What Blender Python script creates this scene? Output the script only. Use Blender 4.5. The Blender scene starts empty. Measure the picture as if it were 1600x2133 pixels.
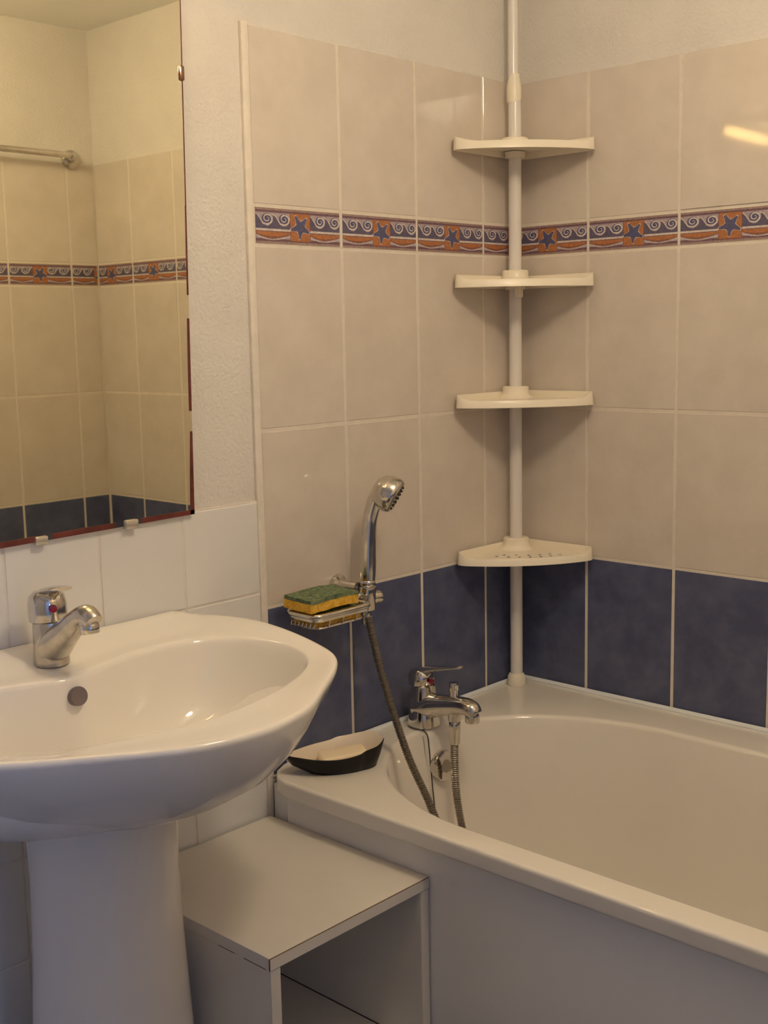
import bpy, bmesh, math, random
from mathutils import Vector, Matrix, Euler
random.seed(4)
S = bpy.context.scene
COL = S.collection
PI = math.pi
HERE = None

# ------------------------------------------------------------------ camera
cam_d = bpy.data.cameras.new('camera')
cam = bpy.data.objects.new('camera', cam_d); COL.objects.link(cam)
S.camera = cam
cam_d.sensor_fit = 'VERTICAL'; cam_d.sensor_height = 36.0; cam_d.sensor_width = 27.0
cam_d.lens = 2508.77 / 2133.0 * 36.0
cam_d.clip_start = 0.01; cam_d.clip_end = 50
YAW, PIT, ROL = 0.8162347, -0.1491618, -0.0199278
_f = Vector((math.cos(PIT)*math.sin(YAW), math.cos(PIT)*math.cos(YAW), math.sin(PIT)))
_r = Vector((math.cos(YAW), -math.sin(YAW), 0)); _u = _r.cross(_f)
_r2 = _r*math.cos(ROL) + _u*math.sin(ROL); _u2 = -_r*math.sin(ROL) + _u*math.cos(ROL)
_m = Matrix((( _r2.x, _u2.x, -_f.x), (_r2.y, _u2.y, -_f.y), (_r2.z, _u2.z, -_f.z))).to_4x4()
_m.translation = Vector((-2.0525, -1.5320, 1.3100))
cam.matrix_world = _m

# ------------------------------------------------------------------ world, daylight, exposure
S.view_settings.view_transform = 'Standard'; S.view_settings.look = 'None'
S.view_settings.exposure = 0.0; S.view_settings.gamma = 1.0
S.view_settings.use_curve_mapping = False
S.cycles.use_denoising = True
S.cycles.max_bounces = 12; S.cycles.diffuse_bounces = 8; S.cycles.glossy_bounces = 6
W = bpy.data.worlds.new('world'); S.world = W; W.use_nodes = True
_bg = W.node_tree.nodes['Background']
_bg.inputs['Color'].default_value = (0.55, 0.70, 1.0, 1); _bg.inputs['Strength'].default_value = 0.6
# daylight entering through the hall window that faces the open bathroom door
ld = bpy.data.lights.new('window_daylight', 'AREA'); ld.shape = 'RECTANGLE'; ld.size = 0.80; ld.size_y = 1.0
ld.color = (0.28, 0.47, 1.0); ld.energy = 23.0
lo = bpy.data.objects.new('window_daylight', ld); COL.objects.link(lo)
lo.location = (-1.90, -3.62, 1.45); lo.rotation_euler = (PI/2, 0, 0)
LAMP_COLOR = (1.0, 0.66, 0.28); LAMP_POWER = 27.0          # tube above the mirror
CEIL_COLOR = (1.0, 0.80, 0.530); CEIL_POWER = 57.5           # opal ceiling lamp
CEIL_AT = (-0.88, -0.95)

# ------------------------------------------------------------------ helpers
class Thing:
    def __init__(s, o, base): s.o, s.base = o, Vector(base)

def thing(name, label, cat, loc=(0, 0, 0), group=None):
    o = bpy.data.objects.new(name, None); COL.objects.link(o)
    o.location = loc; o['label'] = label; o['category'] = cat
    if group: o['group'] = group
    return Thing(o, loc)

def link(name, me, parent=None, base=None):
    o = bpy.data.objects.new(name, me); COL.objects.link(o)
    if parent is not None: o.parent = parent.o
    return Thing(o, base if base is not None else (parent.base if parent is not None else (0, 0, 0)))

def mk(name, geo, mat, parent=None, smooth=True, label=None, angle=None):
    """geo = (verts in world coordinates, faces); the mesh is stored relative to the parent's base"""
    vs, fs = geo
    b = parent.base if parent is not None else Vector((0, 0, 0))
    me = bpy.data.meshes.new(name)
    me.from_pydata([tuple(Vector(v) - b) for v in vs], [], fs)
    bm = bmesh.new(); bm.from_mesh(me)
    bmesh.ops.remove_doubles(bm, verts=bm.verts, dist=1e-6)
    bmesh.ops.recalc_face_normals(bm, faces=bm.faces)
    bm.to_mesh(me); bm.free()
    for m in (mat if isinstance(mat, (list, tuple)) else [mat]): me.materials.append(m)
    if smooth:
        me.polygons.foreach_set('use_smooth', [True]*len(me.polygons))
        me.set_sharp_from_angle(angle=math.radians(angle if angle else 40))
    t = link(name, me, parent)
    if label: t.o['label'] = label
    return t

def joing(*gs):
    V, F = [], []
    for v, f in gs:
        k = len(V); V += list(v); F += [tuple(i+k for i in q) for q in f]
    return V, F

def xf(geo, M): return [M @ Vector(v) for v in geo[0]], geo[1]

def box(x0, x1, y0, y1, z0, z1, bev=0.0, seg=2):
    bm = bmesh.new()
    c = [bm.verts.new((x, y, z)) for x in (x0, x1) for y in (y0, y1) for z in (z0, z1)]
    for q in ((0, 1, 3, 2), (4, 6, 7, 5), (0, 4, 5, 1), (2, 3, 7, 6), (0, 2, 6, 4), (1, 5, 7, 3)):
        bm.faces.new([c[i] for i in q])
    bmesh.ops.recalc_face_normals(bm, faces=bm.faces)
    if bev: bmesh.ops.bevel(bm, geom=bm.edges[:], offset=bev, segments=seg, profile=0.5, affect='EDGES')
    bm.verts.index_update()
    g = ([tuple(v.co) for v in bm.verts], [tuple(v.index for v in f.verts) for f in bm.faces])
    bm.free(); return g

def loft(rings, close=True, cap0=True, cap1=True):
    n = len(rings[0]); V = [tuple(p) for r in rings for p in r]; F = []
    for i in range(len(rings)-1):
        for j in range(n if close else n-1):
            k = (j+1) % n
            F.append((i*n+j, i*n+k, (i+1)*n+k, (i+1)*n+j))
    if cap0: F.append(tuple(range(n))[::-1])
    if cap1: F.append(tuple((len(rings)-1)*n+j for j in range(n)))
    return V, F

def lathe(prof, c=(0, 0, 0), axis=(0, 0, 1), n=24):
    """prof = [(radius, height along axis)]"""
    a = Vector(axis).normalized(); t = Vector((1, 0, 0)) if abs(a.x) < 0.8 else Vector((0, 1, 0))
    u = a.cross(t).normalized(); v = a.cross(u); c = Vector(c)
    return loft([[c + a*h + (u*math.cos(2*PI*j/n) + v*math.sin(2*PI*j/n))*max(r, 1e-5) for j in range(n)] for r, h in prof])

def spline(pts, sub=8, closed=False):
    P = [Vector(p) for p in pts]; out = []; n = len(P)
    for i in range(n if closed else n-1):
        g = (lambda k: P[k % n]) if closed else (lambda k: P[min(max(k, 0), n-1)])
        a, b, c, d = g(i-1), g(i), g(i+1), g(i+2)
        for k in range(sub):
            t = k/sub
            out.append(0.5*((2*b) + (c-a)*t + (2*a-5*b+4*c-d)*t*t + (3*b-a-3*c+d)*t**3))
    if not closed: out.append(P[-1])
    return out

def tube(path, rad, n=12, closed=False, squash=None):
    """rad: number or list per point; squash = (axis vector, factor) flattens the section along that axis"""
    P = [Vector(p) for p in path]; m = len(P); rings = []
    up = None
    for i in range(m):
        if closed: t = P[(i+1) % m] - P[i-1]
        else: t = P[min(i+1, m-1)] - P[max(i-1, 0)]
        t.normalize()
        if up is None:
            up = Vector((0, 0, 1)) if abs(t.z) < 0.9 else Vector((1, 0, 0))
        u = (up - t*up.dot(t)).normalized(); v = t.cross(u); up = u
        r = rad[i] if isinstance(rad, (list, tuple)) else rad
        ring = []
        for j in range(n):
            o = (u*math.cos(2*PI*j/n) + v*math.sin(2*PI*j/n))*r
            if squash:
                ax = Vector(squash[0]); o -= ax*o.dot(ax)*(1-squash[1])
            ring.append(P[i]+o)
        rings.append(ring)
    if closed:
        rings.append(rings[0]); return loft(rings, True, False, False)
    return loft(rings)

def lerp_list(vals, m):
    """resample a short list of numbers to m entries"""
    o = []
    for i in range(m):
        t = i/(m-1)*(len(vals)-1); k = min(int(t), len(vals)-2); o.append(vals[k]*(1-t+k) + vals[k+1]*(t-k))
    return o

def plate(outlines, z0, z1):
    """flat plate with real holes: outlines[0] is the outside, the rest are holes (2-D points)"""
    cu = bpy.data.curves.new('plate', 'CURVE'); cu.dimensions = '2D'; cu.fill_mode = 'BOTH'; cu.extrude = (z1-z0)/2
    for o in outlines:
        sp = cu.splines.new('POLY'); sp.points.add(len(o)-1); sp.use_cyclic_u = True
        for p, q in zip(sp.points, o): p.co = (q[0], q[1], 0, 1)
    ob = bpy.data.objects.new('plate', cu); COL.objects.link(ob)
    dg = bpy.context.evaluated_depsgraph_get()
    me = ob.evaluated_get(dg).to_mesh()
    g = ([(v.co.x, v.co.y, v.co.z+(z0+z1)/2) for v in me.vertices], [tuple(p.vertices) for p in me.polygons])
    ob.evaluated_get(dg).to_mesh_clear()
    bpy.data.objects.remove(ob); bpy.data.curves.remove(cu)
    return g

# ------------------------------------------------------------------ materials
def principled(name, col, rough=0.4, metal=0.0, spec=0.5, coat=0.0):
    m = bpy.data.materials.new(name); m.use_nodes = True
    b = m.node_tree.nodes['Principled BSDF']
    b.inputs['Base Color'].default_value = (*col, 1); b.inputs['Roughness'].default_value = rough
    b.inputs['Metallic'].default_value = metal; b.inputs['Specular IOR Level'].default_value = spec
    b.inputs['Coat Weight'].default_value = coat
    return m

def mottle(m, cols, scale, detail=4, bump=0.0, bump_scale=None, rnd=0.0, lo=0.35, hi=0.65, dist=0.003):
    nt = m.node_tree; N, L = nt.nodes, nt.links; b = N['Principled BSDF']
    tc = N.new('ShaderNodeTexCoord'); oi = N.new('ShaderNodeObjectInfo')
    ad = N.new('ShaderNodeVectorMath'); ad.operation = 'MULTIPLY_ADD'
    L.new(oi.outputs['Random'], ad.inputs[0]); ad.inputs[1].default_value = (7.3, 5.1, 3.7)
    L.new(tc.outputs['Object'], ad.inputs[2])
    no = N.new('ShaderNodeTexNoise'); no.inputs['Scale'].default_value = scale; no.inputs['Detail'].default_value = detail
    no.inputs['Roughness'].default_value = 0.6
    L.new(ad.outputs[0], no.inputs['Vector'])
    cr = N.new('ShaderNodeValToRGB'); L.new(no.outputs['Fac'], cr.inputs['Fac'])
    e = cr.color_ramp.elements; e[0].position = lo; e[1].position = hi
    e[0].color = (*cols[0], 1); e[1].color = (*cols[1], 1)
    out = cr.outputs['Color']
    if rnd:
        hs = N.new('ShaderNodeHueSaturation'); mr = N.new('ShaderNodeMapRange')
        L.new(oi.outputs['Random'], mr.inputs['Value'])
        mr.inputs['To Min'].default_value = 1-rnd; mr.inputs['To Max'].default_value = 1+rnd
        L.new(mr.outputs['Result'], hs.inputs['Value']); L.new(out, hs.inputs['Color']); out = hs.outputs['Color']
    L.new(out, b.inputs['Base Color'])
    if bump:
        n2 = N.new('ShaderNodeTexNoise'); n2.inputs['Scale'].default_value = bump_scale or scale; n2.inputs['Detail'].default_value = 3
        L.new(ad.outputs[0], n2.inputs['Vector'])
        bp = N.new('ShaderNodeBump'); bp.inputs['Strength'].default_value = bump; bp.inputs['Distance'].default_value = dist
        L.new(n2.outputs['Fac'], bp.inputs['Height']); L.new(bp.outputs['Normal'], b.inputs['Normal'])
    return m

M = {}
M['plaster'] = mottle(principled('plaster', (.8, .78, .74), .85, spec=.2), ((.645, .62, .59), (.69, .665, .635)), 6, bump=.55, bump_scale=160, dist=.004)
M['ceiling'] = principled('ceiling_paint', (.82, .81, .79), .9, spec=.2)
M['beige'] = mottle(principled('beige_glaze', (.6, .5, .4), .06), ((.590, .535, .480), (.640, .585, .530)), 13, 6, bump=.035, bump_scale=7, rnd=.012)
M['blue'] = mottle(principled('blue_glaze', (.03, .04, .1), .20, spec=.35), ((.072, .084, .158), (.108, .122, .208)), 20, 7, bump=.05, bump_scale=12, rnd=.06)
M['whitetile'] = mottle(principled('white_glaze', (.8, .8, .8), .16), ((.70, .70, .70), (.73, .73, .73)), 4, bump=.04, bump_scale=9, rnd=.012)
M['grout'] = mottle(principled('cream_grout', (.6, .5, .4), .85, spec=.2), ((.66, .605, .535), (.71, .655, .585)), 60)
M['whitegrout'] = mottle(principled('white_grout', (.7, .66, .6), .85, spec=.2), ((.66, .62, .57), (.74, .69, .63)), 40)
M['ceramic'] = principled('white_ceramic', (.81, .78, .735), .05, spec=.5)
M['enamel'] = principled('white_enamel', (.77, .74, .70), .07, spec=.5)
M['panel'] = principled('bath_panel_acrylic', (.80, .795, .80), .35)
def translucent(m, col, fac):
    nt = m.node_tree; N, L = nt.nodes, nt.links; b = N['Principled BSDF']; o = N['Material Output']
    t = N.new('ShaderNodeBsdfTranslucent'); t.inputs['Color'].default_value = (*col, 1)
    x = N.new('ShaderNodeMixShader'); x.inputs['Fac'].default_value = fac
    L.new(b.outputs[0], x.inputs[1]); L.new(t.outputs[0], x.inputs[2]); L.new(x.outputs[0], o.inputs['Surface']); return m
M['plastic'] = translucent(principled('cream_plastic', (.90, .84, .72), .30), (.95, .90, .78), .06)
M['pole'] = principled('white_pole_enamel', (.74, .715, .70), .2)
M['chrome'] = mottle(principled('chrome', (.62, .58, .52), .13, metal=1), ((.58, .55, .50), (.72, .69, .64)), 30)
M['copper'] = principled('tarnished_clip', (.34, .20, .15), .2, metal=1)
M['worn'] = mottle(principled('dull_chrome', (.6, .55, .5), .24, metal=1), ((.50, .465, .41), (.66, .62, .55)), 40)
M['hose'] = principled('hose_metal', (.36, .33, .285), .34, metal=1)
M['outlet'] = principled('overflow_plastic', (.16, .13, .135), .35)
M['darkgap'] = principled('dark_gap', (.03, .025, .02), .8)
M['red'] = principled('red_dot', (.26, .010, .032), .3)
M['melamine'] = mottle(principled('white_melamine', (.72, .69, .64), .42), ((.66, .63, .585), (.71, .68, .635)), 3)
M['core'] = principled('chipboard_core', (.20, .115, .075), .9)
M['backing'] = mottle(principled('aged_mirror_backing', (.1, .02, .02), .4), ((.085, .016, .014), (.16, .035, .028)), 40)
M['mirror'] = principled('silvered_glass', (.84, .80, .615), .015, metal=1)
M['clip'] = principled('clear_clip', (.62, .58, .5), .2, metal=.6)
M['foam'] = mottle(principled('yellow_foam', (.7, .4, .05), .95, spec=.1), ((.60, .33, .035), (.80, .50, .09)), 120, 3, bump=.9, bump_scale=260, dist=.002)
M['scourer'] = mottle(principled('green_scourer', (.1, .2, .08), .95, spec=.1), ((.070, .115, .068), (.215, .255, .150)), 120, 3, bump=.9, bump_scale=300, dist=.002)
M['black'] = principled('black_glaze', (.004, .004, .005), .30, spec=.18)
M['cream'] = principled('cream_glaze', (.70, .62, .52), .3)
M['soap'] = principled('soap', (.80, .68, .50), .5)
M['silicone'] = principled('silicone', (.80, .84, .88), .4)
M['hallpaint'] = principled('hall_paint', (.6, .6, .6), .9)
M['floor'] = mottle(principled('floor_vinyl', (.35, .33, .3), .45), ((.09, .085, .08), (.13, .12, .11)), 10)
# printed glaze of the border tiles
for k, c in dict(lav=(.36, .30, .34), navy=(.100, .088, .150), pale=(.58, .51, .49), plum=(.150, .085, .115), orange=(.375, .150, .062),
                 brown=(.215, .085, .055), star=(.085, .085, .175), dots=(.36, .26, .23)).items():
    M['print_'+k] = mottle(principled('print_'+k, c, .25), (tuple(v*.82 for v in c), tuple(min(1, v*1.18) for v in c)), 220)
def glow(name, col, power):
    m = bpy.data.materials.new(name); m.use_nodes = True
    n = m.node_tree; n.nodes.remove(n.nodes['Principled BSDF'])
    e = n.nodes.new('ShaderNodeEmission'); e.inputs['Color'].default_value = (*col, 1); e.inputs['Strength'].default_value = power
    n.links.new(e.outputs[0], n.nodes['Material Output'].inputs[0]); return m
M['glow'] = glow('lamp_glow', LAMP_COLOR, LAMP_POWER)
M['opal'] = glow('opal_glow', CEIL_COLOR, CEIL_POWER)
m = principled('pane_glass', (1, 1, 1), .02); m.node_tree.nodes['Principled BSDF'].inputs['Transmission Weight'].default_value = 1; M['glass'] = m

# ------------------------------------------------------------------ room shell
RB = -1.541            # back wall plane (seen in the mirror)
CEIL = 2.17
def struct(name, geo, mat, smooth=False):
    t = mk(name, geo, mat, None, smooth); t.o['kind'] = 'structure'; return t
struct('floor', box(-2.8, .12, -3.8, .12, -.06, 0), M['floor'])
struct('ceiling', box(-2.8, .12, -3.8, .12, CEIL, CEIL+.06), M['ceiling'])
wall_left = struct('wall_left', box(-2.7, .12, .005, .12, 0, CEIL), M['plaster'])
wall_right = struct('wall_right', box(.005, .12, RB-.1, .005, 0, CEIL), M['plaster'])
D0, D1, DH = -2.55, -1.55, 2.04          # doorway in which the photographer stands
wall_back = struct('wall_back', joing(box(D1, .005, RB-.10, RB-.005, 0, CEIL), box(-2.7, D0, RB-.10, RB-.005, 0, CEIL), box(D0, D1, RB-.10, RB-.005, DH, CEIL)), M['plaster'])
struct('wall_front', box(-2.8, -2.7, -3.8, .12, 0, CEIL), M['plaster'])
struct('door_1', joing(box(D0, D0+.03, RB-.11, RB+.004, 0, DH), box(D1-.03, D1, RB-.11, RB+.004, 0, DH), box(D0, D1, RB-.11, RB+.004, DH-.03, DH)), M['pole'])
struct('wall_hall', joing(box(-1.0, -.9, -3.7, RB-.10, 0, CEIL), box(-2.7, -2.3, -3.8, -3.7, 0, CEIL), box(-1.5, -.9, -3.8, -3.7, 0, CEIL),
                          box(-2.3, -1.5, -3.8, -3.7, 0, 1.0), box(-2.3, -1.5, -3.8, -3.7, 2.0, CEIL)), M['hallpaint'])
wn = struct('window_1', joing(box(-2.3, -2.25, -3.78, -3.72, 1, 2), box(-1.55, -1.5, -3.78, -3.72, 1, 2), box(-2.25, -1.55, -3.78, -3.72, 1, 1.05), box(-2.25, -1.55, -3.78, -3.72, 1.95, 2)), M['pole'])
mk('pane', box(-2.25, -1.55, -3.752, -3.748, 1.05, 1.95), M['glass'], wn, False)

# ------------------------------------------------------------------ wall tiles, each one an object under its wall
ZT, ZF1, ZF2, ZM, ZD = 1.8014, 1.5151, 1.4575, 1.148, 0.844
J = .003                                  # half a joint
TH = .006
class Frame:
    """wall coordinates: u along the wall to the viewer's right, v up, n out of the wall"""
    def __init__(s, u, n): s.u, s.n = Vector(u), Vector(n)
    def at(s, u, v, n=0): return s.u*u + Vector((0, 0, v)) + s.n*n
    def mat(s, u, v, off=Vector((0, 0, 0)), tilt=0.0):
        R = Matrix(((s.u.x, 0, s.n.x), (s.u.y, 0, s.n.y), (s.u.z, 1, s.n.z))).to_4x4()
        if tilt: R = R @ Euler((random.gauss(0, tilt), random.gauss(0, tilt), 0)).to_matrix().to_4x4()
        R.translation = s.at(u, v) + off; return R
FL = Frame((1, 0, 0), (0, -1, 0))         # left wall:  u = x
FR = Frame((0, -1, 0), (-1, 0, 0))        # right wall: u = -y
FB = Frame((-1, 0, 0), (0, 1, 0))         # back wall:  u = -x, shifted to y = RB
OFFB = Vector((0, RB, 0))
_tiles = {}
def tile_mesh(w, h, mat, key):
    k = (round(w, 4), round(h, 4), key)
    if k in _tiles: return _tiles[k]
    b = .0010; V = []
    for d, z in ((0, -TH), (0, -b), (b, 0)):
        V += [(sx*(w/2-d), sy*(h/2-d), z) for sx, sy in ((-1, -1), (1, -1), (1, 1), (-1, 1))]
    F = [(8, 9, 10, 11)]
    for i in (0, 4):
        F += [(i+j, i+(j+1) % 4, i+4+(j+1) % 4, i+4+j) for j in range(4)]
    me = bpy.data.meshes.new(key); me.from_pydata(V, [], F); me.materials.append(mat); _tiles[k] = me
    return me
def lay(wall, fr, u0, u1, v0, v1, mat, key, name='tile', off=Vector((0, 0, 0)), tilt=.0016, j=J, lean=0.0):
    me = tile_mesh(u1-u0-2*j, v1-v0-2*j, mat, key)
    o = bpy.data.objects.new(name, me); COL.objects.link(o); o.parent = wall.o
    o.matrix_world = fr.mat((u0+u1)/2, (v0+v1)/2, off, tilt)
    if lean: o.matrix_world = fr.mat((u0+u1)/2, (v0+v1)/2, off + fr.n*.0007, 0) @ Euler((-lean, 0, 0)).to_matrix().to_4x4()
    return o

# --- printed sea border
def clip_poly(p, u0, u1):
    for s, lim in ((1, u0), (-1, u1)):
        q = []
        for i in range(len(p)):
            a, b = p[i-1], p[i]; da, db = s*(a[0]-lim), s*(b[0]-lim)
            if (da < 0) != (db < 0):
                t = da/(da-db); q.append((a[0]+(b[0]-a[0])*t, a[1]+(b[1]-a[1])*t))
            if db >= 0: q.append(b)
        p = q
        if len(p) < 3: return []
    return p
PR = ['lav', 'navy', 'pale', 'plum', 'orange', 'brown', 'star', 'dots']
def border_polys():
    w, h = .194, .0576; P = []
    Y = lambda t: h*(1-t)                   # t measured down from the top edge
    def rect(m, L, x0, x1, t0, t1, n=1):
        for i in range(n):
            a, b = x0+(x1-x0)*i/n, x0+(x1-x0)*(i+1)/n
            P.append((m, L, [(a, Y(t1)), (b, Y(t1)), (b, Y(t0)), (a, Y(t0))]))
    def ribbon(m, L, pts, ws):
        n = len(pts); ed = []
        for i in range(n):
            t = Vector(pts[min(i+1, n-1)]) - Vector(pts[max(i-1, 0)]); t.normalize(); q = Vector((-t.y, t.x))*ws[i]
            ed.append((Vector(pts[i])+q, Vector(pts[i])-q))
        for i in range(n-1): P.append((m, L, [tuple(ed[i][0]), tuple(ed[i+1][0]), tuple(ed[i+1][1]), tuple(ed[i][1])]))
    rect('dots', 0, 0, w, 0, .055); rect('plum', 0, 0, w, .055, .125)
    for i in range(48):
        rect('plum', 1, w*i/48, w*(i+.5)/48, .012, .034)
    rect('lav', 0, 0, w, .125, .58); rect('pale', 0, 0, w, .58, .64); rect('lav', 0, 0, w, .64, .86)
    rect('plum', 0, 0, w, .86, .94); rect('dots', 0, 0, w, .94, 1)
    for i in range(48): rect('plum', 1, w*i/48, w*(i+.45)/48, .955, .975)
    s0, s1 = .395*w, .635*w
    for a, b in ((0, s0), (s1, w)):
        rect('plum', 1, a, b, .645, .665)
        # orange lens with dark lower edge and pale water below
        top = [(a+(b-a)*i/10, Y(.665)) for i in range(11)]
        def sag(d, o): return [(a+(b-a)*i/10, Y(o+d*math.sin(PI*(i/10)**.9))) for i in range(11)]
        P.append(('brown', 1, top[::-1] + sag(.115, .735)))
        P.append(('orange', 2, top[::-1] + sag(.085, .715)))
        ribbon('pale', 1, sag(.10, .785), [.0006]*11)
        hw = (b-a)/2
        for k in range(2):
            x = a+k*hw; c = Vector((x+.66*hw, Y(.30)))
            line = [(x-.10*hw, Y(.17)), (x+.12*hw, Y(.215)), (x+.28*hw, Y(.33)), (x+.42*hw, Y(.44))]
            spi = []
            for i in range(26):
                th = math.radians(238 + i*23); r = (1-i/30)
                spi.append((c.x+math.cos(th)*r*.33*hw, c.y+math.sin(th)*r*.0095))
            body = line + [(x+.56*hw, Y(.50)), (x+.75*hw, Y(.50)), (x+.95*hw, Y(.40)), (x+1.0*hw, Y(.30)), (x+1.0*hw, Y(.58)), (x-.0*hw, Y(.58)), (x-.0*hw, Y(.20))]
            body = [(max(p[0], a), p[1]) for p in body]
            P.append(('navy', 1, body))
            P.append(('star', 2, [(c.x+math.cos(q*PI/8)*.31*hw, c.y+math.sin(q*PI/8)*.0088) for q in range(16)]))
            pl = [(max(p[0], a), p[1]) for p in line] + spi
            pl = [tuple(v) for v in spline([(p[0], p[1], 0) for p in pl], 2)]; pl = [(p[0], p[1]) for p in pl]
            ribbon('pale', 3, pl, lerp_list([.0006, .0013, .0016, .0013, .0011, .0009, .0006, .0004], len(pl)))
    rect('brown', 1, s0, s1, .10, .92); rect('orange', 2, s0+.0012, s1-.0012, .12, .90)
    cx, cy = (s0+s1)/2, Y(.50)
    def star(r0, r1):
        o = []
        for i in range(5):
            a = PI/2 + PI/5 - .10 + i*2*PI/5; L = r0*(1.0, 1.02, .92, 1.0, .95)[i]
            for d, r in ((-.24, L*.66), (-.09, L*.97), (.09, L*.97), (.24, L*.66), (PI/5, r1)):
                o.append((cx+math.cos(a+d)*r*1.03, cy+math.sin(a+d)*r*.98))
        return o
    P.append(('pale', 3, star(.0238, .0112))); P.append(('star', 4, star(.0222, .0098)))
    return P
_border = {}
def border_mesh(u0, u1):
    k = (round(u0, 4), round(u1, 4))
    if k in _border: return _border[k]
    h = .0576; V, F, MI = [], [], []; c = (u0+u1)/2
    for x, y in ((u0, 0), (u1, 0), (u1, h), (u0, h)): V.append((x-c, y-h/2, -TH))
    for x, y in ((u0, 0), (u1, 0), (u1, h), (u0, h)): V.append((x-c, y-h/2, 0))
    F += [(4, 5, 6, 7)] + [(j, (j+1) % 4, 4+(j+1) % 4, 4+j) for j in range(4)]; MI += [0]*5
    for m, L, p in border_polys():
        p = clip_poly(p, u0, u1)
        if len(p) < 3: continue
        p = [(min(max(q[0], u0), u1), min(max(q[1], 0), h)) for q in p]
        a = sum(p[i-1][0]*p[i][1]-p[i][0]*p[i-1][1] for i in range(len(p)))
        if abs(a) < 1e-9: continue
        if a < 0: p = p[::-1]
        F.append(tuple(range(len(V), len(V)+len(p)))); MI.append(PR.index(m))
        V += [(q[0]-c, q[1]-h/2, .00012*(L+1)) for q in p]
    me = bpy.data.meshes.new('border_tile'); me.from_pydata(V, [], F)
    for q in PR: me.materials.append(M['print_'+q])
    me.polygons.foreach_set('material_index', MI); _border[k] = me
    return me
def lay_border(wall, fr, u0, u1, c0, c1, off=Vector((0, 0, 0))):
    """c0, c1: the piece of the printed tile that is used"""
    o = bpy.data.objects.new('border_tile', border_mesh(c0, c1)); COL.objects.link(o); o.parent = wall.o
    o.matrix_world = fr.mat((u0+u1)/2, (ZF1+ZF2)/2, off)
def field(wall, fr, joints, cut_first, cut_last, off=Vector((0, 0, 0)), dark_low=.50):
    fw = .194
    for i in range(len(joints)-1):
        a, b = joints[i], joints[i+1]
        for v0, v1, mt, key in ((ZF1+.003, ZT, 'beige', 'beige_tile'), (ZM, ZF2-.003, 'beige', 'beige_tile'), (ZD, ZM, 'beige', 'beige_tile'), (ZD-.304, ZD, 'blue', 'blue_tile')):
            lay(wall, fr, a, b, v0, v1, M[mt], key, 'tile', off, lean=(.0075 if fr is FR and i == 2 and v1 == ZT else 0.0))
        wd = b-a-2*J
        if wd >= fw-.002: lay_border(wall, fr, a, b, 0, fw, off)
        elif i == 0 and cut_first: lay_border(wall, fr, a, b, fw-wd, fw, off)
        else: lay_border(wall, fr, a, b, 0, wd, off)
# left wall
JL = [-.7215, -.5177, -.3177, -.1177, -.001]
field(wall_left, FL, JL, False, True)
mk('grout', box(-.724, .004, .0008, .0052, ZD-.304, ZT-.004), M['grout'], wall_left, False, label='cream grout')
# right wall
JR = [.001] + [.1698+.2*i for i in range(7)] + [1.5395]
field(wall_right, FR, JR, True, False)
mk('grout', box(.0008, .0052, RB+.002, -.0, ZD-.304, ZT-.004), M['grout'], wall_right, False, label='cream grout')
# back wall (visible in the mirror)
JB = [.001] + [.0896+.2*i for i in range(8)]
field(wall_back, FB, JB, True, False, OFFB)
mk('grout', box(-1.492, .004, RB-.0052, RB-.0008, ZD-.304, ZT-.004), M['grout'], wall_back, False, label='cream grout')
# white tiles behind the basin
WJ = [-.7345-.157*i for i in range(12)][::-1]
zj = [1.030-.157*i for i in range(7)][::-1]; zj[0] = .003
for i in range(len(WJ)-1):
    for k in range(len(zj)-1):
        lay(wall_left, FL, WJ[i], WJ[i+1], zj[k], zj[k+1], M['whitetile'], 'white_tile', 'tile', j=.0016)
mk('white_grout', box(-2.47, -.733, .0012, .0052, .0, 1.031), M['whitegrout'], wall_left, False, label='white grout')
mk('edge_strip', box(-.7345, -.7215, -.0016, .0054, .0, ZT+.002, .0015), M['whitegrout'], wall_left, True, label='narrow cream strip closing the edge of the beige tiling')

# ------------------------------------------------------------------ mirror
MY = -.008
mir = thing('wall_mirror', 'large frameless yellowish mirror with worn dark red edge above the washbasin', 'mirror', (-1.2, 0, 1.024))
q = [(-1.58, 1.0135), (-.8736, 1.0270), (-.8574, 1.828), (-1.58, 1.828)]
mk('glass', ([(x, y, z) for y in (MY, -.002) for x, z in q], [(0, 1, 2, 3), (7, 6, 5, 4)] + [(i, i+4, (i+1) % 4+4, (i+1) % 4) for i in range(4)]), M['mirror'], mir, False)
def on_edge(a, b, t0, t1, wd, side, n=1):
    """strip of bared backing along the mirror's edge a-b"""
    a, b = Vector(a), Vector(b); d = b-a; s = Vector((-d.y, d.x)).normalized()*side
    V = []
    for y in (MY-.0006, MY+.0003):
        for t, w in ((t0, 0), (t1, 0), (t1, wd[1]), ((t0+t1)/2, (wd[0]+wd[1])*.54), (t0, wd[0])):
            p = a+d*t+s*w; V.append((p.x, y, p.y))
    F = [(0, 1, 2, 3, 4), (9, 8, 7, 6, 5)] + [(i, (i+1) % 5, (i+1) % 5+5, i+5) for i in range(5)]
    return V, F
e = joing(on_edge(q[0], q[1], 0, .60, (.0085, .0085), 1), on_edge(q[0], q[1], .635, .79, (.0082, .0080), 1), on_edge(q[0], q[1], .855, 1.0, (.0082, .0070), 1),
          on_edge(q[1], q[2], 0, .165, (.0080, .0042), 1), on_edge(q[1], q[2], .205, .385, (.0050, .0040), 1), on_edge(q[1], q[2], .43, .60, (.0028, .0022), 1), on_edge(q[1], q[2], .60, 1.0, (.0014, .0012), 1))
mk('worn_edge', e, M['backing'], mir, False, label='dark red bared backing along the bottom and right edge')
mk('clip', box(-1.006, -.984, -.013, -.001, 1.0195, 1.0335, .002), M['clip'], mir)
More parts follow.
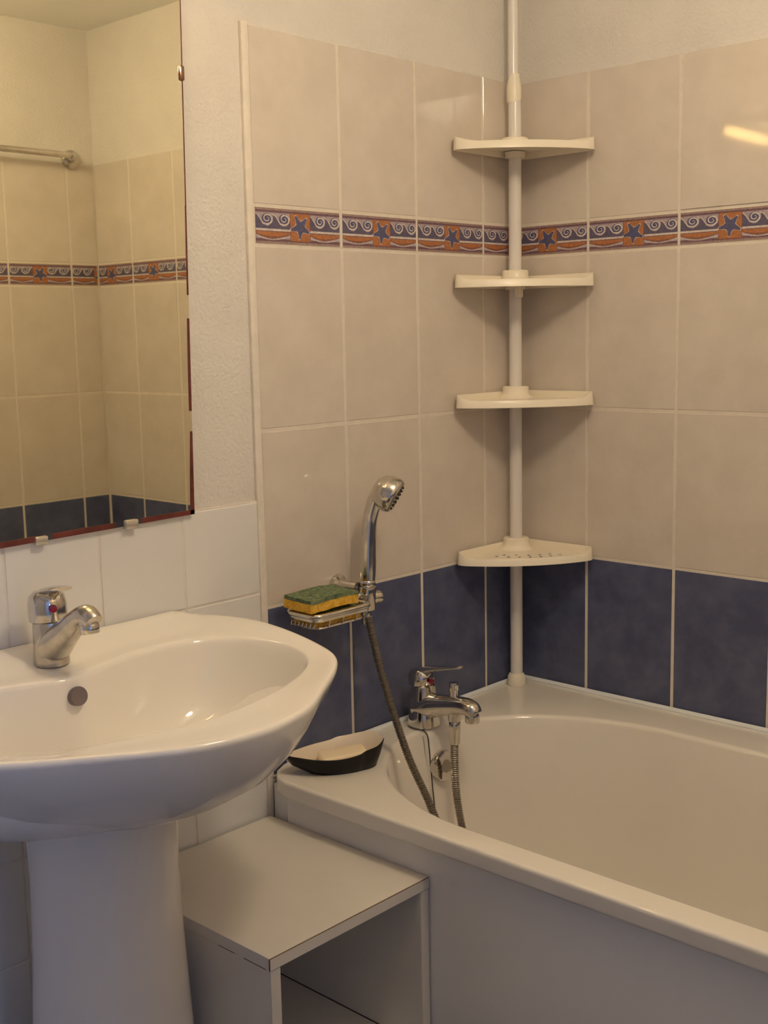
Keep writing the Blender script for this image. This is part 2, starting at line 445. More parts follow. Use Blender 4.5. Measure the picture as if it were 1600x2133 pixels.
mk('clip', box(-1.160, -1.140, -.0125, -.001, 1.0170, 1.0290, .002), M['clip'], mir)
mk('clip', box(-.8670, -.8575, -.0115, -.001, 1.692, 1.715, .003), M['copper'], mir)

# ------------------------------------------------------------------ lamp over the mirror (just above the frame)
LZ, LY = 1.840, -.095
lamp = thing('wall_lamp', 'tube lamp fixed to the wall above the mirror', 'lamp', (-1.10, 0, LZ))
mk('backplate', box(-1.32, -.88, -.030, .004, LZ-.008, LZ+.05, .006), M['pole'], lamp)
mk('tube', lathe([(.009, -.165), (.0125, -.160), (.0125, .160), (.009, .165)], (-1.10, LY, LZ), (1, 0, 0), 20), M['glow'], lamp)
for sx in (-1, 1):
    mk('end_cap', joing(lathe([(.015, -.014), (.017, -.010), (.017, .010), (.015, .014)], (-1.10+sx*.183, LY, LZ), (1, 0, 0), 20), box(-1.10+sx*.183-.010, -1.10+sx*.183+.010, LY, -.028, LZ-.010, LZ+.010)), M['chrome'], lamp)

# ------------------------------------------------------------------ opal ceiling lamp (above and behind the frame)
clp = thing('ceiling_lamp', 'round opal globe lamp hanging close under the ceiling', 'lamp', (CEIL_AT[0], CEIL_AT[1], CEIL))
mk('base', lathe([(.034, -.062), (.040, -.058), (.045, -.012), (.055, .002)], (CEIL_AT[0], CEIL_AT[1], CEIL), n=32), M['pole'], clp)
mk('shade', lathe([(.038, -.060)] + [(.090*math.sin(math.radians(a)), -.142+.090*math.cos(math.radians(a))) for a in range(26, 180, 11)] + [(.001, -.232)], (CEIL_AT[0], CEIL_AT[1], CEIL), n=40), M['opal'], clp)

# ------------------------------------------------------------------ bathtub
TBX, RIM = -.756, .560
tub = thing('bathtub', 'white enamelled bathtub with rounded rim in the tiled corner', 'bathtub', (-.4, -.77, 0))
CX, HB = -.410, .290
Y0, Y1, EB = -.075, -1.47, .36
def tub_inner(n=240):
    pts = []
    m = n//4
    # near end (tap end) half ellipse, then long sides, then far end
    for i in range(m): th = PI*(i/m); pts.append((CX+HB*math.cos(th), Y0-EB+EB*math.sin(th)))
    for i in range(m): pts.append((CX-HB, (Y0-EB)+(Y1+EB-(Y0-EB))*i/m))
    for i in range(m): th = PI+PI*(i/m); pts.append((CX+HB*math.cos(th), Y1+EB+EB*math.sin(th)))
    for i in range(m): pts.append((CX+HB, (Y1+EB)+(Y0-EB-Y1-EB)*i/m))
    return [Vector((x, y, 0)) for x, y in pts]
def offset(ps, d):
    n = len(ps); o = []
    for i in range(n):
        t = ps[(i+1) % n]-ps[i-1]; o.append(ps[i] + Vector((-t.y, t.x, 0)).normalized()*d)
    return o
IN = tub_inner(); CC = Vector((CX, -.77, 0))
def outer_at(p, inset=0.0):
    """hit the outer rounded rectangle from a point of the inner outline"""
    x0, x1, y0, y1, r = TBX+inset, -.0035, RB+.004, -.0035, .072
    c = Vector((CX, min(max(p.y, -1.2), -.34), 0)); d = (p-c)
    if d.length < 1e-6: d = Vector((1, 0, 0))
    d.normalize()
    t = min([(x1-c.x)/d.x if d.x > 1e-9 else 9, (x0-c.x)/d.x if d.x < -1e-9 else 9, (y1-c.y)/d.y if d.y > 1e-9 else 9, (y0-c.y)/d.y if d.y < -1e-9 else 9])
    q = c+d*t
    cx, cy = x0+r, y1-r                          # only the free front corner is rounded
    if q.x < cx and q.y > cy:
        lo_, hi_ = 0, t
        for _ in range(30):
            mid = (lo_+hi_)/2; w = c+d*mid
            if w.x < cx and w.y > cy and (w-Vector((cx, cy, 0))).length > r: hi_ = mid
            else: lo_ = mid
        q = c+d*lo_
    return q
def zed(ps, z): return [Vector((p.x, p.y, z)) for p in ps]
Oi = lambda d: [outer_at(p, d) for p in IN]
mixr = lambda A, B, t: [a*(1-t)+b*t for a, b in zip(A, B)]
OT = Oi(.0095); IT = offset(IN, -.011)
rings = [zed(Oi(.022), .531), zed(Oi(.0030), .5305), zed(Oi(.0008), .5315), zed(Oi(0), .5340), zed(Oi(0), .5365), zed(Oi(0), .5520), zed(Oi(0), .5545), zed(Oi(.0007), .5571), zed(Oi(.0022), .5590), zed(Oi(.0048), .5599), zed(Oi(.0070), .5600), zed(OT, .5600),
         zed(mixr(OT, IT, .5), .5598), zed(IT, .5596), zed(offset(IN, -.0085), .5594), zed(offset(IN, -.0052), .5584), zed(offset(IN, -.0024), .5562), zed(offset(IN, -.0006), .5525), zed(IN, .5480), zed(offset(IN, .0012), .542),
         zed(offset(IN, .0040), .525), zed(offset(IN, .012), .48), zed(offset(IN, .022), .40), zed(offset(IN, .036), .30), zed(offset(IN, .055), .22), zed(offset(IN, .085), .175), zed(offset(IN, .14), .155)]
mk('tub_shell', loft(rings, True, False, True), M['enamel'], tub, angle=60)
mk('side_panel', box(-.7325, -.720, RB+.006, -.048, .004, .5315, .002), M['panel'], tub, label='plain light grey panel closing the long side')
mk('filler_strip', box(-.722, -.706, -.047, -.003, .004, .5310, .001), M['panel'], tub, label='narrow pale filler strip between panel and wall')
# caulk against the walls
bead = joing(tube([(-.690, -.0070, .5610), (-.35, -.0070, .5620), (-.0074, -.0070, .5625)], .0054, 8), tube([(-.0070, -.0074, .5625), (-.0070, -.8, .5625), (-.0070, RB+.009, .5625)], .0054, 8))
mk('sealant_bead', bead, M['silicone'], tub, label='white silicone bead along the tiles')
# raised tap pad that runs over the rim and down the inside
prof = [(-.030, .5605), (-.058, .5620), (-.074, .5610), (-.084, .556), (-.0895, .545), (-.0945, .50), (-.101, .44), (-.112, .35), (-.128, .26), (-.150, .20)]
PXC, PW = -.367, .040
pad = []
for y, z in prof:
    pad.append((y, z))
V, F = [], []
sec = [(-1, -.012), (-.985, -.004), (-.93, 0), (0, .0012), (.93, 0), (.985, -.004), (1, -.012)]
for i, (y, z) in enumerate(pad):
    a = Vector(pad[max(i-1, 0)]); b = Vector(pad[min(i+1, len(pad)-1)]); t = (b-a).normalized(); nrm = Vector((t.y, -t.x))
    for s, d in sec:
        p = Vector((y, z))+nrm*(d+.001); V.append((PXC+s*PW*(1+.10*i/len(pad)), p.x, p.y))
k = len(sec)
for i in range(len(pad)-1):
    for j in range(k-1): F.append((i*k+j, i*k+j+1, (i+1)*k+j+1, (i+1)*k+j))
mk('tap_pad', (V, F), M['enamel'], tub, angle=50)
mk('pad_seam', tube(spline([(PXC-PW+.0005, -.058, .5622), (PXC-PW, -.074, .5606), (PXC-PW-.0005, -.0835, .5560), (PXC-PW-.001, -.0890, .545), (PXC-PW-.0015, -.0940, .50), (PXC-PW-.002, -.1005, .44), (PXC-PW-.0025, -.1115, .35)], 6), .0010, 6), M['darkgap'], tub, label='fine dark seam beside the tap pad')
ov = mk('overflow_cover', lathe([(.010, -.006), (.027, -.004), (.0300, .000), (.0300, .006), (.0275, .0105), (.015, .013), (.001, .0135)], (-.3825, -.0985, .489), (0, -1, .16), 32), M['chrome'], tub, label='round chrome overflow cover')
mk('slot', lathe([(.0125, .0128), (.0125, .0140), (.001, .0142)], (-.3825, -.0985, .489), (0, -1, .16), 20), M['hose'], ov)

# ------------------------------------------------------------------ bath mixer tap
BX, BY, BZ = -.386, -.060, .563
bt = thing('bath_mixer_tap', 'chrome bath mixer tap on the bathtub rim between wall and tub', 'tap', (BX, BY, BZ))
mk('body', lathe([(.0290, 0), (.0310, .002), (.0308, .010), (.0290, .022), (.0262, .036), (.0245, .050), (.0232, .066), (.0222, .078), (.020, .080)], (BX, BY, BZ), n=36), M['chrome'], bt)
sp = spline([(BX, BY+.010, BZ+.036), (BX, BY-.022, BZ+.042), (BX, BY-.060, BZ+.050), (BX, BY-.098, BZ+.056), (BX, BY-.118, BZ+.053), (BX, BY-.126, BZ+.044)], 6)
mk('spout', tube(sp, lerp_list([.0255, .0235, .0190, .0165, .0160, .0125], len(sp)), 24, squash=((1, 0, 0), 1.12)), M['chrome'], bt)
mk('aerator', lathe([(.0125, 0), (.0135, .002), (.0135, .014), (.012, .018)], (BX, BY-.1185, BZ+.029), n=24), M['chrome'], bt)
mk('diverter_knob', lathe([(.0078, 0), (.0078, .022), (.0092, .025), (.0096, .037), (.0088, .039), (.001, .0395)], (BX, BY-.074, BZ+.058), n=24), M['chrome'], bt, label='upright cylindrical diverter knob')
mk('hose_outlet', lathe([(.0125, -.002), (.0125, -.020), (.0115, -.0205)][::-1], (BX, BY-.076, BZ+.044), n=20), M['chrome'], bt)
cap = mk('cap', lathe([(.0215, .079), (.0240, .082), (.0250, .092), (.0240, .102), (.018, .109), (.001, .111)], (BX, BY, BZ), (0, .06, 1), 36), M['chrome'], bt)
lv = spline([(BX, BY+.016, BZ+.103), (BX, BY-.020, BZ+.113), (BX, BY-.055, BZ+.121), (BX, BY-.090, BZ+.1285)], 4)
mk('lever', tube(lv, lerp_list([.014, .017, .012, .008], len(lv)), 16, squash=((0, 0, 1), .26)), M['chrome'], bt)
mk('hot_mark', lathe([(.0056, 0), (.0056, .0014), (.0001, .0018)], (BX-.0050, BY-.0240, BZ+.0905), (-.22, -.97, .05), 16), M['red'], bt, label='small red dot')

# ------------------------------------------------------------------ corner shelf unit on a tension pole
PX, PY = -.057, -.0335
cs = thing('corner_shelf_unit', 'tall white tension pole with four cream plastic shelves in the tiled corner', 'shelf', (PX, PY, RIM))
mk('pole', lathe([(.013, RIM+.012), (.013, 1.757)], (PX, PY, 0), n=28), M['pole'], cs)
mk('upper_pole', lathe([(.0103, 1.79), (.0103, CEIL-.012)], (PX-.002, PY+.002, 0), n=24), M['pole'], cs)
mk('coupling', lathe([(.0134, 1.752), (.0142, 1.757), (.0146, 1.778), (.0140, 1.784), (.0115, 1.796), (.0110, 1.806), (.0100, 1.807)], (PX-.001, PY+.001, 0), n=28), M['plastic'], cs)
mk('foot', lathe([(.0185, RIM+.0002), (.0195, RIM+.003), (.0185, RIM+.020), (.0150, RIM+.026), (.013, RIM+.027)], (PX, PY, 0), n=28), M['plastic'], cs)
mk('top_cap', lathe([(.0105, CEIL-.030), (.016, CEIL-.026), (.022, CEIL-.002), (.022, CEIL)], (PX-.002, PY+.002, 0), n=24), M['plastic'], cs)
def shelf_outline(a=.226, b=.196):
    P0, P2 = Vector((a-.002, .034)), Vector((.036, b-.002)); Pc = Vector((.160, .150))
    o = [(.014, .010), (.034, .007), (a-.030, .007), (a-.010, .008), (a-.002, .013), (a, .022)]
    for i in range(25):
        t = i/24; p = P0*(1-t)**2 + Pc*2*t*(1-t) + P2*t*t; o.append((p.x, p.y))
    o += [(.022, b), (.012, b-.003), (.008, b-.010), (.007, b-.030), (.007, .034), (.010, .014)]
    return [(-p[0], -p[1]) for p in o]
def inset(ps, d):
    n = len(ps); o = []
    A = sum(ps[i-1][0]*ps[i][1]-ps[i][0]*ps[i-1][1] for i in range(n))
    s = 1 if A > 0 else -1
    for i in range(n):
        t = Vector(ps[(i+1) % n])-Vector(ps[i-1]); t.normalize(); q = Vector((-t.y, t.x))*d*s
        o.append((ps[i][0]+q.x, ps[i][1]+q.y))
    return o
def slot(c, d, L, wd):
    d = Vector(d).normalized(); s = Vector((-d.y, d.x)); c = Vector(c); o = []
    for i in range(12):
        th = 2*PI*i/12; o.append(tuple(c + d*(math.cos(th)*L*.5) + s*(math.sin(th)*wd*.5)))
    return o
def make_shelf(z):
    out = shelf_outline(); ins = inset(out, .0035)
    hole = []
    ap = Vector((-.020, -.015)); mid = Vector((-.715, -.700)).normalized()
    for R_, angs in ((.119, (-23, -11, 1, 12, 23)), (.139, (-27, -17, -8, 1, 10, 19, 28))):
        for an in angs:
            d = Matrix.Rotation(math.radians(an), 2) @ mid
            hole.append(slot(ap+d*R_, d, .0140, .0068))
    pl = plate([inset(out, .002)]+hole, z+.0108, z+.0120)
    t = mk('shelf', pl, M['plastic'], cs, False)
    def hgt(p):
        a_, b_ = -p[0], -p[1]
        back = 1.0 if min(a_, b_) < .012 else max(0.0, 1-(min(a_, b_)-.012)/.034)   # tall along the walls, low along the front
        return z+.0142+.0115*back*back*(3-2*back)
    rg = [[Vector((p[0], p[1], z)) for p in ins], [Vector((p[0], p[1], z)) for p in out],
          [Vector((p[0], p[1], hgt(p)-.0015)) for p in inset(out, .0016)], [Vector((p[0], p[1], hgt(p))) for p in inset(out, .0026)], [Vector((p[0], p[1], hgt(p)-.001)) for p in inset(out, .0042)], [Vector((p[0], p[1], z+.0095)) for p in inset(out, .005)]]
    mk('rim', loft(rg+[rg[0]], True, False, False), M['plastic'], t, angle=50)
    mk('collar', lathe([(.036, z+.0115), (.030, z+.0165), (.0270, z+.023), (.0265, z+.034), (.0245, z+.036), (.0130, z+.036)], (PX, PY, 0), n=28), M['plastic'], t)
    mk('collar', lathe([(.0130, z-.003), (.0195, z-.002), (.0205, z+.0090)], (PX, PY, 0), n=28), M['plastic'], t, label='collar under the shelf')
    return t
for z in (1.648, 1.390, 1.157, .843): sh = make_shelf(z)
mk('clamp_tab', box(PX-.020, PX-.004, PY-.024, PY-.012, 1.371, 1.394, .003), M['plastic'], cs, label='small cream clamp tab under the second shelf')

# ------------------------------------------------------------------ shower holder with basket, hand shower and hose
SX, SY, SZ = -.535, -.060, .842
hd = thing('shower_holder', 'chrome hand shower holder with wire soap basket on the tiled wall', 'holder', (SX, 0, SZ))
mk('wall_plate', lathe([(.018, 0), (.020, .004), (.019, .010), (.012, .014), (.0095, .030), (.0095, .05)], (-.553, .0012, .857), (.10, -1, 0), 24), M['chrome'], hd)
mk('clamp', joing(lathe([(.0145, -.026), (.0160, -.024), (.0160, .012), (.0150, .016), (.0120, .016)], (SX, SY, SZ), (.02, -.06, 1), 24), lathe([(.010, -.012), (.012, -.008), (.012, .014), (.010, .018)], (SX+.010, SY-.002, SZ-.006), (1, -.3, 0), 20)), M['chrome'], hd)
bx0, bx1, by0, by1, bzt, bzb = -.702, -.572, -.104, -.028, .838, .816
def rr(x0, x1, y0, y1, z, r=.014, n=5):
    o = []
    for cx, cy, a0 in ((x1-r, y1-r, 0), (x0+r, y1-r, 90), (x0+r, y0+r, 180), (x1-r, y0+r, 270)):
        for i in range(n+1): a = math.radians(a0+90*i/n); o.append((cx+r*math.cos(a), cy+r*math.sin(a), z))
    return o
bk = mk('basket', joing(tube(rr(bx0, bx1, by0, by1, bzt), .0052, 10, True), tube(rr(bx0+.002, bx1-.002, by0+.002, by1-.002, bzt-.006), .0048, 8, True), tube(rr(bx0+.008, bx1-.008, by0+.008, by1-.008, bzb), .0022, 8, True)), M['chrome'], hd, label='chrome wire basket rim')
def u_wire(a, b, name='wire'):
    """one U shaped wire: down from the top rail, across the bottom, up again"""
    a, b = Vector(a), Vector(b); d = (b-a).normalized()*.008
    mk(name, tube(spline([(a.x, a.y, bzt), (a.x+d.x*.5, a.y+d.y*.5, bzb+.008), (a.x+d.x*1.4, a.y+d.y*1.4, bzb), (b.x-d.x*1.4, b.y-d.y*1.4, bzb), (b.x-d.x*.5, b.y-d.y*.5, bzb+.008), (b.x, b.y, bzt)], 3), .0014, 6), M['chrome'], bk)
for i in range(7):
    y = by0+.010+(by1-by0-.020)*i/6; u_wire((bx0, y, 0), (bx1, y, 0))
for x in (-.670, -.637, -.604): u_wire((x, by0, 0), (x, by1, 0))
mk('arm', tube(spline([(bx1-.004, -.066, bzt), (-.560, -.062, .845), (SX-.012, SY, SZ)], 5), .0055, 10), M['chrome'], hd)

def sponge(cx, cy, cz, yaw, pitch, roll, label, L=.112, Wd=.070):
    t = thing('sponge', label, 'sponge', (cx, cy, cz), 'scouring sponges in the soap basket')
    Mx = Matrix.Translation((cx, cy, cz)) @ Euler((roll, pitch, yaw)).to_matrix().to_4x4()
    def slab(z0, z1, n=14, m=9, amp=.0014, sag=.0022):
        rgs = []
        for i in range(n+1):
            u = -1+2*i/n; ring = []
            def pt(v, z): return Vector((u*L/2*(1-.02*abs(v)), v*Wd/2*(1-.015*abs(u)), z+sag*math.sin(u*2.1+.6)*1.2+random.uniform(-1, 1)*amp*.35))
            for j in range(m+1): ring.append(pt(-1+2*j/m, z0))
            for j in range(m+1): ring.append(pt(1-2*j/m, z1))
            for q in (0, m, m+1, 2*m+1): ring[q].y *= 1+random.uniform(-.03, .02)
            rgs.append(ring)
        return xf(loft(rgs), Mx)
    mk('foam', slab(0, .0150), M['foam'], t, angle=60, label='yellow foam block')
    mk('scouring_pad', slab(.0150, .0215), M['scourer'], t, angle=60, label='dark green scouring layer')
    return t
sponge(-.640, -.064, .8185, -.06, .05, .02, 'lower yellow and green sponge lying in the wire basket', .104, .060)
sponge(-.655, -.066, .8475, -.03, .035, .03, 'upper yellow sponge with green scouring side, topmost in the basket')

hs = thing('hand_shower', 'chrome hand shower standing upright in the wall holder', 'hand shower', (SX, SY, SZ))
hp = spline([(SX-.001, SY+.003, SZ-.030), (SX, SY+.001, SZ), (SX+.002, SY-.001, SZ+.045), (SX+.0040, SY-.002, SZ+.095), (SX+.0065, SY-.005, SZ+.138), (SX+.011, SY-.013, SZ+.170), (SX+.018, SY-.024, SZ+.188)], 6)
mk('handle', tube(hp, lerp_list([.0085, .0120, .0142, .0148, .0135, .0142, .0170], len(hp)), 20), M['chrome'], hs)
HN = Vector((.46, -.74, -.49)).normalized(); HC = Vector((SX+.022, SY-.030, SZ+.187))
mk('head', lathe([(.001, -.025), (.015, -.022), (.026, -.013), (.0315, .000), (.0330, .012), (.0318, .018), (.0300, .0195)], HC, HN, 32), M['chrome'], hs)
fc = mk('spray_face', lathe([(.0300, .0185), (.0290, .0215), (.012, .0225), (.001, .0225)], HC, HN, 32), M['hose'], hs, label='darker spray face')
mk('nozzle', joing(*[lathe([(.0016, .0222), (.0012, .0245), (.0001, .0246)], HC + HN.orthogonal().normalized()*0 + (Matrix.Rotation(2*PI*i/c, 3, HN) @ HN.orthogonal().normalized())*r, HN, 6) for c, r in ((6, .007), (12, .015), (16, .022)) for i in range(c)]), M['darkgap'], fc)
mk('collar_ring', lathe([(.0135, .018), (.0145, .020), (.0145, .026), (.0130, .028)], (SX, SY, SZ), (.02, -.03, 1), 24), M['chrome'], hs)

hose = thing('shower_hose', 'ribbed metal shower hose hanging into the bathtub from holder to tap', 'hose', (SX, -.15, .3))
hpath = spline([(SX-.001, SY+.002, SZ-.030), (-.5385, -.072, .775), (-.5385, -.100, .690), (-.5350, -.150, .5675), (-.5330, -.200, .485), (-.528, -.235, .405), (-.515, -.255, .325), (-.485, -.262, .262), (-.445, -.250, .250), (-.412, -.205, .290), (-.394, -.165, .360), (-.3875, -.142, .430), (-.387, -.1355, .500), (-.386, -.136, .566)], 40)
def even(path, step):
    out = [Vector(path[0])]; left = step
    for a, b in zip(path, path[1:]):
        a, b = Vector(a), Vector(b); d = (b-a).length; t = left
        while t <= d: out.append(a+(b-a)*(t/d)); t += step
        left = t-d
    return out
hpath = even(hpath, .0021)
rad = [.0068 + (.0011 if i % 2 else -.0011) for i in range(len(hpath))]
mk('hose', tube(hpath, rad, 12), M['hose'], hose, angle=80)
mk('nut', lathe([(.0085, -.030), (.0100, -.026), (.0108, 0), (.0112, .0135), (.0100, .0150)], (BX, BY-.076, .571), n=16), M['chrome'], hose, label='chrome nut at the tap')
mk('nut', lathe([(.0080, -.022), (.0095, -.018), (.0100, .004), (.0090, .006)], (SX-.001, SY+.002, SZ-.030), (.02, -.1, 1), n=16), M['chrome'], hose, label='chrome nut under the holder')

# ------------------------------------------------------------------ soap dish on the bath rim
dc = Vector((-.6555, -.0965, RIM+.0005)); du = Vector((.866, -.5, 0)); dv = Vector((.5, .866, 0))
dish = thing('soap_dish', 'boat-shaped dish, black outside and cream inside, on the bathtub rim corner', 'soap dish', dc)
TOP = [(-.094, -.004, .0370), (-.070, -.024, .0345), (-.040, -.038, .0315), (-.005, -.044, .0305), (.028, -.041, .0335), (.042, -.036, .0375), (.066, -.027, .0410), (.081, -.013, .0480),
       (.080, .004, .0470), (.074, .020, .0520), (.060, .032, .0500), (.030, .038, .0450), (.010, .040, .0430), (-.004, .0385, .0395), (-.040, .031, .0370), (-.070, .016, .0365)]
def dring(sx, sy, fz, z0, dx=0.0):
    o = []
    for p in spline([(q[0], q[1], q[2]) for q in TOP], 5, True):
        u, v = p.x, p.y
        if sx < .8 and u < -.05: u = -.05+(u+.05)*.55
        o.append(dc + du*(u*sx+dx) + dv*(v*sy) + Vector((0, 0, z0+p.z*fz)))
    return o
mk('dish_body', loft([dring(.74, .60, 0, 0, .004), dring(.78, .66, 0, .002, .004), dring(.90, .84, .5, 0, .002), dring(1, 1, 1, 0), dring(.985, .965, 1, .0012)], True, True, False), M['black'], dish, angle=50)
mk('dish_lining', loft([dring(.985, .965, 1, .0012), dring(.965, .925, 1, .0002), dring(.88, .78, .5, .001, .002), dring(.76, .60, .12, .004, .004), dring(.4, .3, .05, .004, .004)], True, False, True), M['cream'], dish, angle=60, label='cream glazed inside')
sg = box(-.042, .042, -.0190, .0190, 0, .0145, .0065, 4)
soap = thing('soap_bar', 'pale cream worn bar of soap lying in the boat-shaped dish', 'soap', dc+Vector((.012, -.004, .012)))
mk('soap', xf(sg, Matrix.Translation(dc+du*.010+dv*.002+Vector((0, 0, .0165))) @ Euler((.16, -.06, math.atan2(du.y, du.x)+.05)).to_matrix().to_4x4()), M['soap'], soap, angle=60)

# ------------------------------------------------------------------ washbasin and pedestal
WX = -1.190; WCy = -.25
OUT = [(0, -.522), (.055, -.514), (.107, -.494), (.173, -.449), (.242, -.399), (.287, -.350), (.317, -.278), (.340, -.195), (.350, -.120), (.340, -.050), (.306, -.004), (.20, -.004), (.10, -.004), (0, -.004)]
INN = [(0, -.420), (.071, -.412), (.150, -.392), (.220, -.357), (.268, -.312), (.294, -.245), (.290, -.180), (.268, -.132), (.228, -.106), (.170, -.098), (.110, -.104), (.060, -.120), (.025, -.132), (0, -.136)]
def sym(h): return [Vector((x, y, 0)) for x, y in h] + [Vector((-x, y, 0)) for x, y in h[-2:0:-1]]
def ray_ring(poly, n=160, cen=(0, WCy)):
    P = spline([(p.x, p.y, 0) for p in poly], 10, True); o = []
    for i in range(n):
        th = 2*PI*i/n; d = Vector((math.sin(th), -math.cos(th))); c = Vector(cen); best = 0
        for k in range(len(P)):
            a = Vector(P[k-1][:2])-c; b = Vector(P[k][:2])-c; e_ = b-a
            den = d.x*e_.y-d.y*e_.x
            if abs(den) < 1e-12: continue
            t = (a.x*e_.y-a.y*e_.x)/den; s = (a.x*d.y-a.y*d.x)/den
            if 0 <= s <= 1 and t > best: best = t
        o.append(Vector((c.x+d.x*best, c.y+d.y*best, 0)))
    return o
RO, RI = ray_ring(sym(OUT)), ray_ring(sym(INN))
wb = thing('washbasin', 'white oval washbasin on a pedestal below the mirror', 'washbasin', (WX, -.2, 0))
def W3(ps, z, up=0.0):
    o = []
    for p in ps:
        y = min(p.y, -.0030)
        k = min(1, max(0, (y+.046)/.022)); e = min(1, max(0, (.322-abs(p.x))/.055)); e = e*e*(3-2*e)
        o.append(Vector((WX+p.x, y, z+up*e*k*k*(3-2*k))))
    return o
def scl(ps, s, cy=-.15, sy=None):
    return [Vector((p.x*s, cy+(p.y-cy)*(sy if sy is not None else s), 0)) for p in ps]
HZ = .8600
rings = []
for z, s, sy in ((.680, .25, .27), (.687, .34, .39), (.700, .455, .52), (.718, .560, .65), (.742, .660, .77), (.768, .760, .87), (.797, .855, .938), (.822, .926, .974), (.840, .972, .992)):
    rings.append(W3(scl(RO, s, -.10, sy), z))
rings += [W3(RO, .8535, .012), W3(scl(RO, 1.0022, -.2), .8565, .013), W3(scl(RO, 1.0010, -.2), .8595, .0135), W3(scl(RO, .9965, -.2), .8618, .014), W3(scl(RO, .990, -.2), .8629, .014), W3(scl(RO, .982, -.2), .8629, .014)]
rings += [W3([a*(1-t)+b*t for a, b in zip(scl(RO, .98, -.2), RI)], HZ+dz, .012) for t, dz in ((.14, .0020), (.45, -.0016), (.70, -.0034), (.88, -.0042), (.94, -.0046))]
rings += [W3(RI, HZ-.0075), W3(scl(RI, .990, -.25), HZ-.0135)]
for s, z in ((.978, .832), (.955, .805), (.915, .775), (.855, .752), (.76, .733), (.62, .720), (.44, .714), (.24, .711), (.08, .710)):
    rings.append(W3(scl(RI, s, -.25), z))
mk('basin', loft(rings, True, True, True), M['ceramic'], wb, angle=70)
mk('overflow_hole', lathe([(.0130, -.010), (.0133, -.0005), (.0128, .0008), (.0100, .0002), (.0001, -.0004)], (WX+.001, -.1465, .829), (0, -1, .24), 28), M['outlet'], wb, label='dark round overflow opening')
mk('drain', lathe([(.030, 0), (.031, .002), (.022, .003), (.018, .001), (.0005, .0015)], (WX, -.25, .7105), n=24), M['chrome'], wb)
ped = []
for z, a, b in ((.0, .124, .116), (.03, .124, .116), (.06, .122, .113), (.20, .119, .106), (.36, .113, .099), (.50, .105, .093), (.60, .102, .092), (.675, .104, .094), (.695, .104, .094)):
    ped.append([Vector((WX+a*math.cos(2*PI*i/64), -.188+b*math.sin(2*PI*i/64), z)) for i in range(64)])
mk('pedestal', loft(ped), M['ceramic'], wb, angle=50)

# ------------------------------------------------------------------ basin mixer tap
TX, TY, TZ = -1.1805, -.0690, .8590
bm_ = thing('basin_mixer_tap', 'chrome single-lever mixer tap with red dot on the washbasin ledge', 'tap', (TX, TY, TZ))
mk('body', lathe([(.0238, 0), (.0246, .0015), (.0246, .006), (.0240, .030), (.0235, .058), (.0225, .062)], (TX, TY, TZ), n=36), M['worn'], bm_)
sp = spline([(TX, TY+.002, TZ+.018), (TX, TY-.016, TZ+.033), (TX, TY-.046, TZ+.054), (TX, TY-.074, TZ+.076), (TX, TY-.096, TZ+.0825), (TX, TY-.110, TZ+.075)], 6)
mk('spout', tube(sp, lerp_list([.0240, .0240, .0185, .0140, .0150, .0128], len(sp)), 24), M['worn'], bm_)
mk('aerator', lathe([(.0120, 0), (.0132, .002), (.0132, .011), (.0125, .0125), (.0138, .0135), (.0138, .017)], (TX, TY-.1005, TZ+.0590), (0, .16, 1), 24), M['chrome'], bm_)
mk('cap', lathe([(.0225, .060), (.0262, .063), (.0268, .072), (.0266, .086), (.0245, .097), (.018, .103), (.001, .105)], (TX, TY, TZ), (0, .05, 1), 36), M['chrome'], bm_)
lv = spline([(TX, TY+.020, TZ+.097), (TX, TY-.004, TZ+.1055), (TX, TY-.026, TZ+.1105), (TX, TY-.044, TZ+.1125)], 5)
mk('lever', tube(lv, lerp_list([.012, .018, .016, .0120], len(lv)), 18, squash=((0, 0, 1), .22)), M['chrome'], bm_)
mk('hot_mark', lathe([(.0056, 0), (.0056, .0015), (.0001, .0022)], (TX-.0085, TY-.0248, TZ+.0835), (-.33, -.94, .05), 20), M['red'], bm_, label='round red dot')

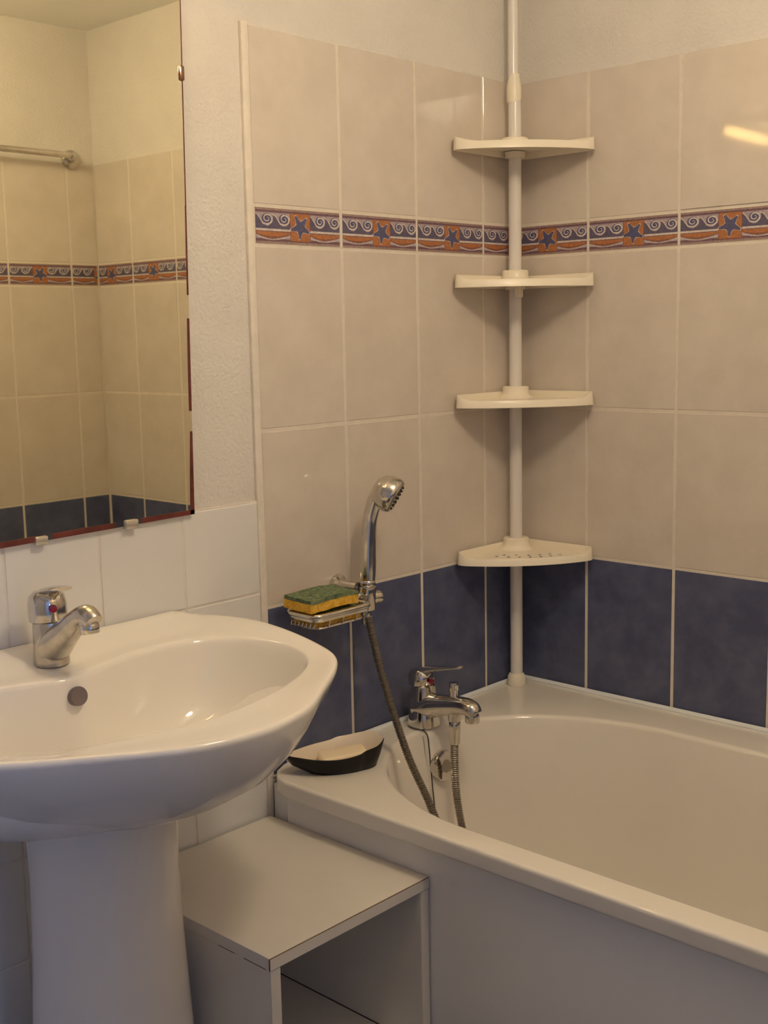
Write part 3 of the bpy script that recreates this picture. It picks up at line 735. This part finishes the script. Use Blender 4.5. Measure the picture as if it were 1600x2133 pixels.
# ------------------------------------------------------------------ small white table beside the basin
tx0, tx1, ty0, ty1, tz, th = -1.062, -.7350, -.3735, -.006, .476, .018
tb = thing('side_table', 'small open white laminated cube table between washbasin and bathtub', 'table', (-.9, -.19, 0))
top = mk('table_top', box(tx0, tx1, ty0+.0012, ty1, tz-th, tz, .0006, 1), M['melamine'], tb, False)
mk('edge_band', box(tx0+.0004, tx1-.0004, ty0, ty0+.0011, tz-th+.0004, tz-.0012), M['melamine'], top, False)
mk('worn_edge', joing(box(tx0+.0005, tx1-.0005, ty0+.0002, ty0+.0016, tz-.0014, tz-.0002), box(tx0-.0001, tx0+.0015, ty0+.0002, ty0+.0030, tz-th, tz-.001),
                      box(tx0-.0002, tx0+.001, ty0+.010, ty0+.055, tz-th-.0008, tz-th+.0004), box(tx0-.0002, tx0+.001, ty0+.075, ty0+.110, tz-th-.0006, tz-th+.0004)), M['core'], top, False, label='brown chipboard showing along worn edges')
for sx in (tx0+.001, tx1-.001-th):
    s_ = mk('side', box(sx, sx+th, ty0+.0022, ty1-.004, .0, tz-th-.0003, .0005, 1), M['melamine'], tb, False)
    mk('edge_band', box(sx+.0003, sx+th-.0003, ty0+.0010, ty0+.0021, .001, tz-th-.0010), M['melamine'], s_, False)
mk('back', box(tx0+.001+th, tx1-.001-th, ty1-.010, ty1-.004, .0, tz-th-.0003), M['melamine'], tb, False)
mk('shelf', box(tx0+.002+th, tx1-.002-th, ty0+.004, ty1-.0115, .182, .2000), M['melamine'], tb, False)
mk('joint_line', joing(box(tx1-.0022-th, tx1-.0012-th, ty0+.01, ty1-.012, .2000, .2016), box(tx1-.0022-th, tx1-.0012-th, ty1-.0112, ty1-.0098, .2, tz-th)), M['darkgap'], tb, False, label='dark joint where shelf and side meet')

# ------------------------------------------------------------------ towel bar on the back wall (seen in the mirror)
tbx = thing('towel_bar', 'chrome towel bar with round flange on the far wall, reflected in the mirror', 'towel bar', (-.4, RB, 1.806))
mk('bar', tube([(-.104, RB+.050, 1.8125), (-.748, RB+.050, 1.8125)], .0088, 16), M['chrome'], tbx)
for x, d in ((-.074, -.52), (-.778, .52)):
    fl = mk('flange', lathe([(.026, -.004), (.0270, 0), (.0265, .008), (.022, .012), (.001, .0135)], (x, RB, 1.808), (0, 1, 0), 28), M['chrome'], tbx)
    mk('post', lathe([(.013, .004), (.0125, .030), (.0135, .050), (.0125, .060), (.007, .066), (.001, .067)], (x, RB, 1.808), (d, 1, .10), 24), M['chrome'], tbx)
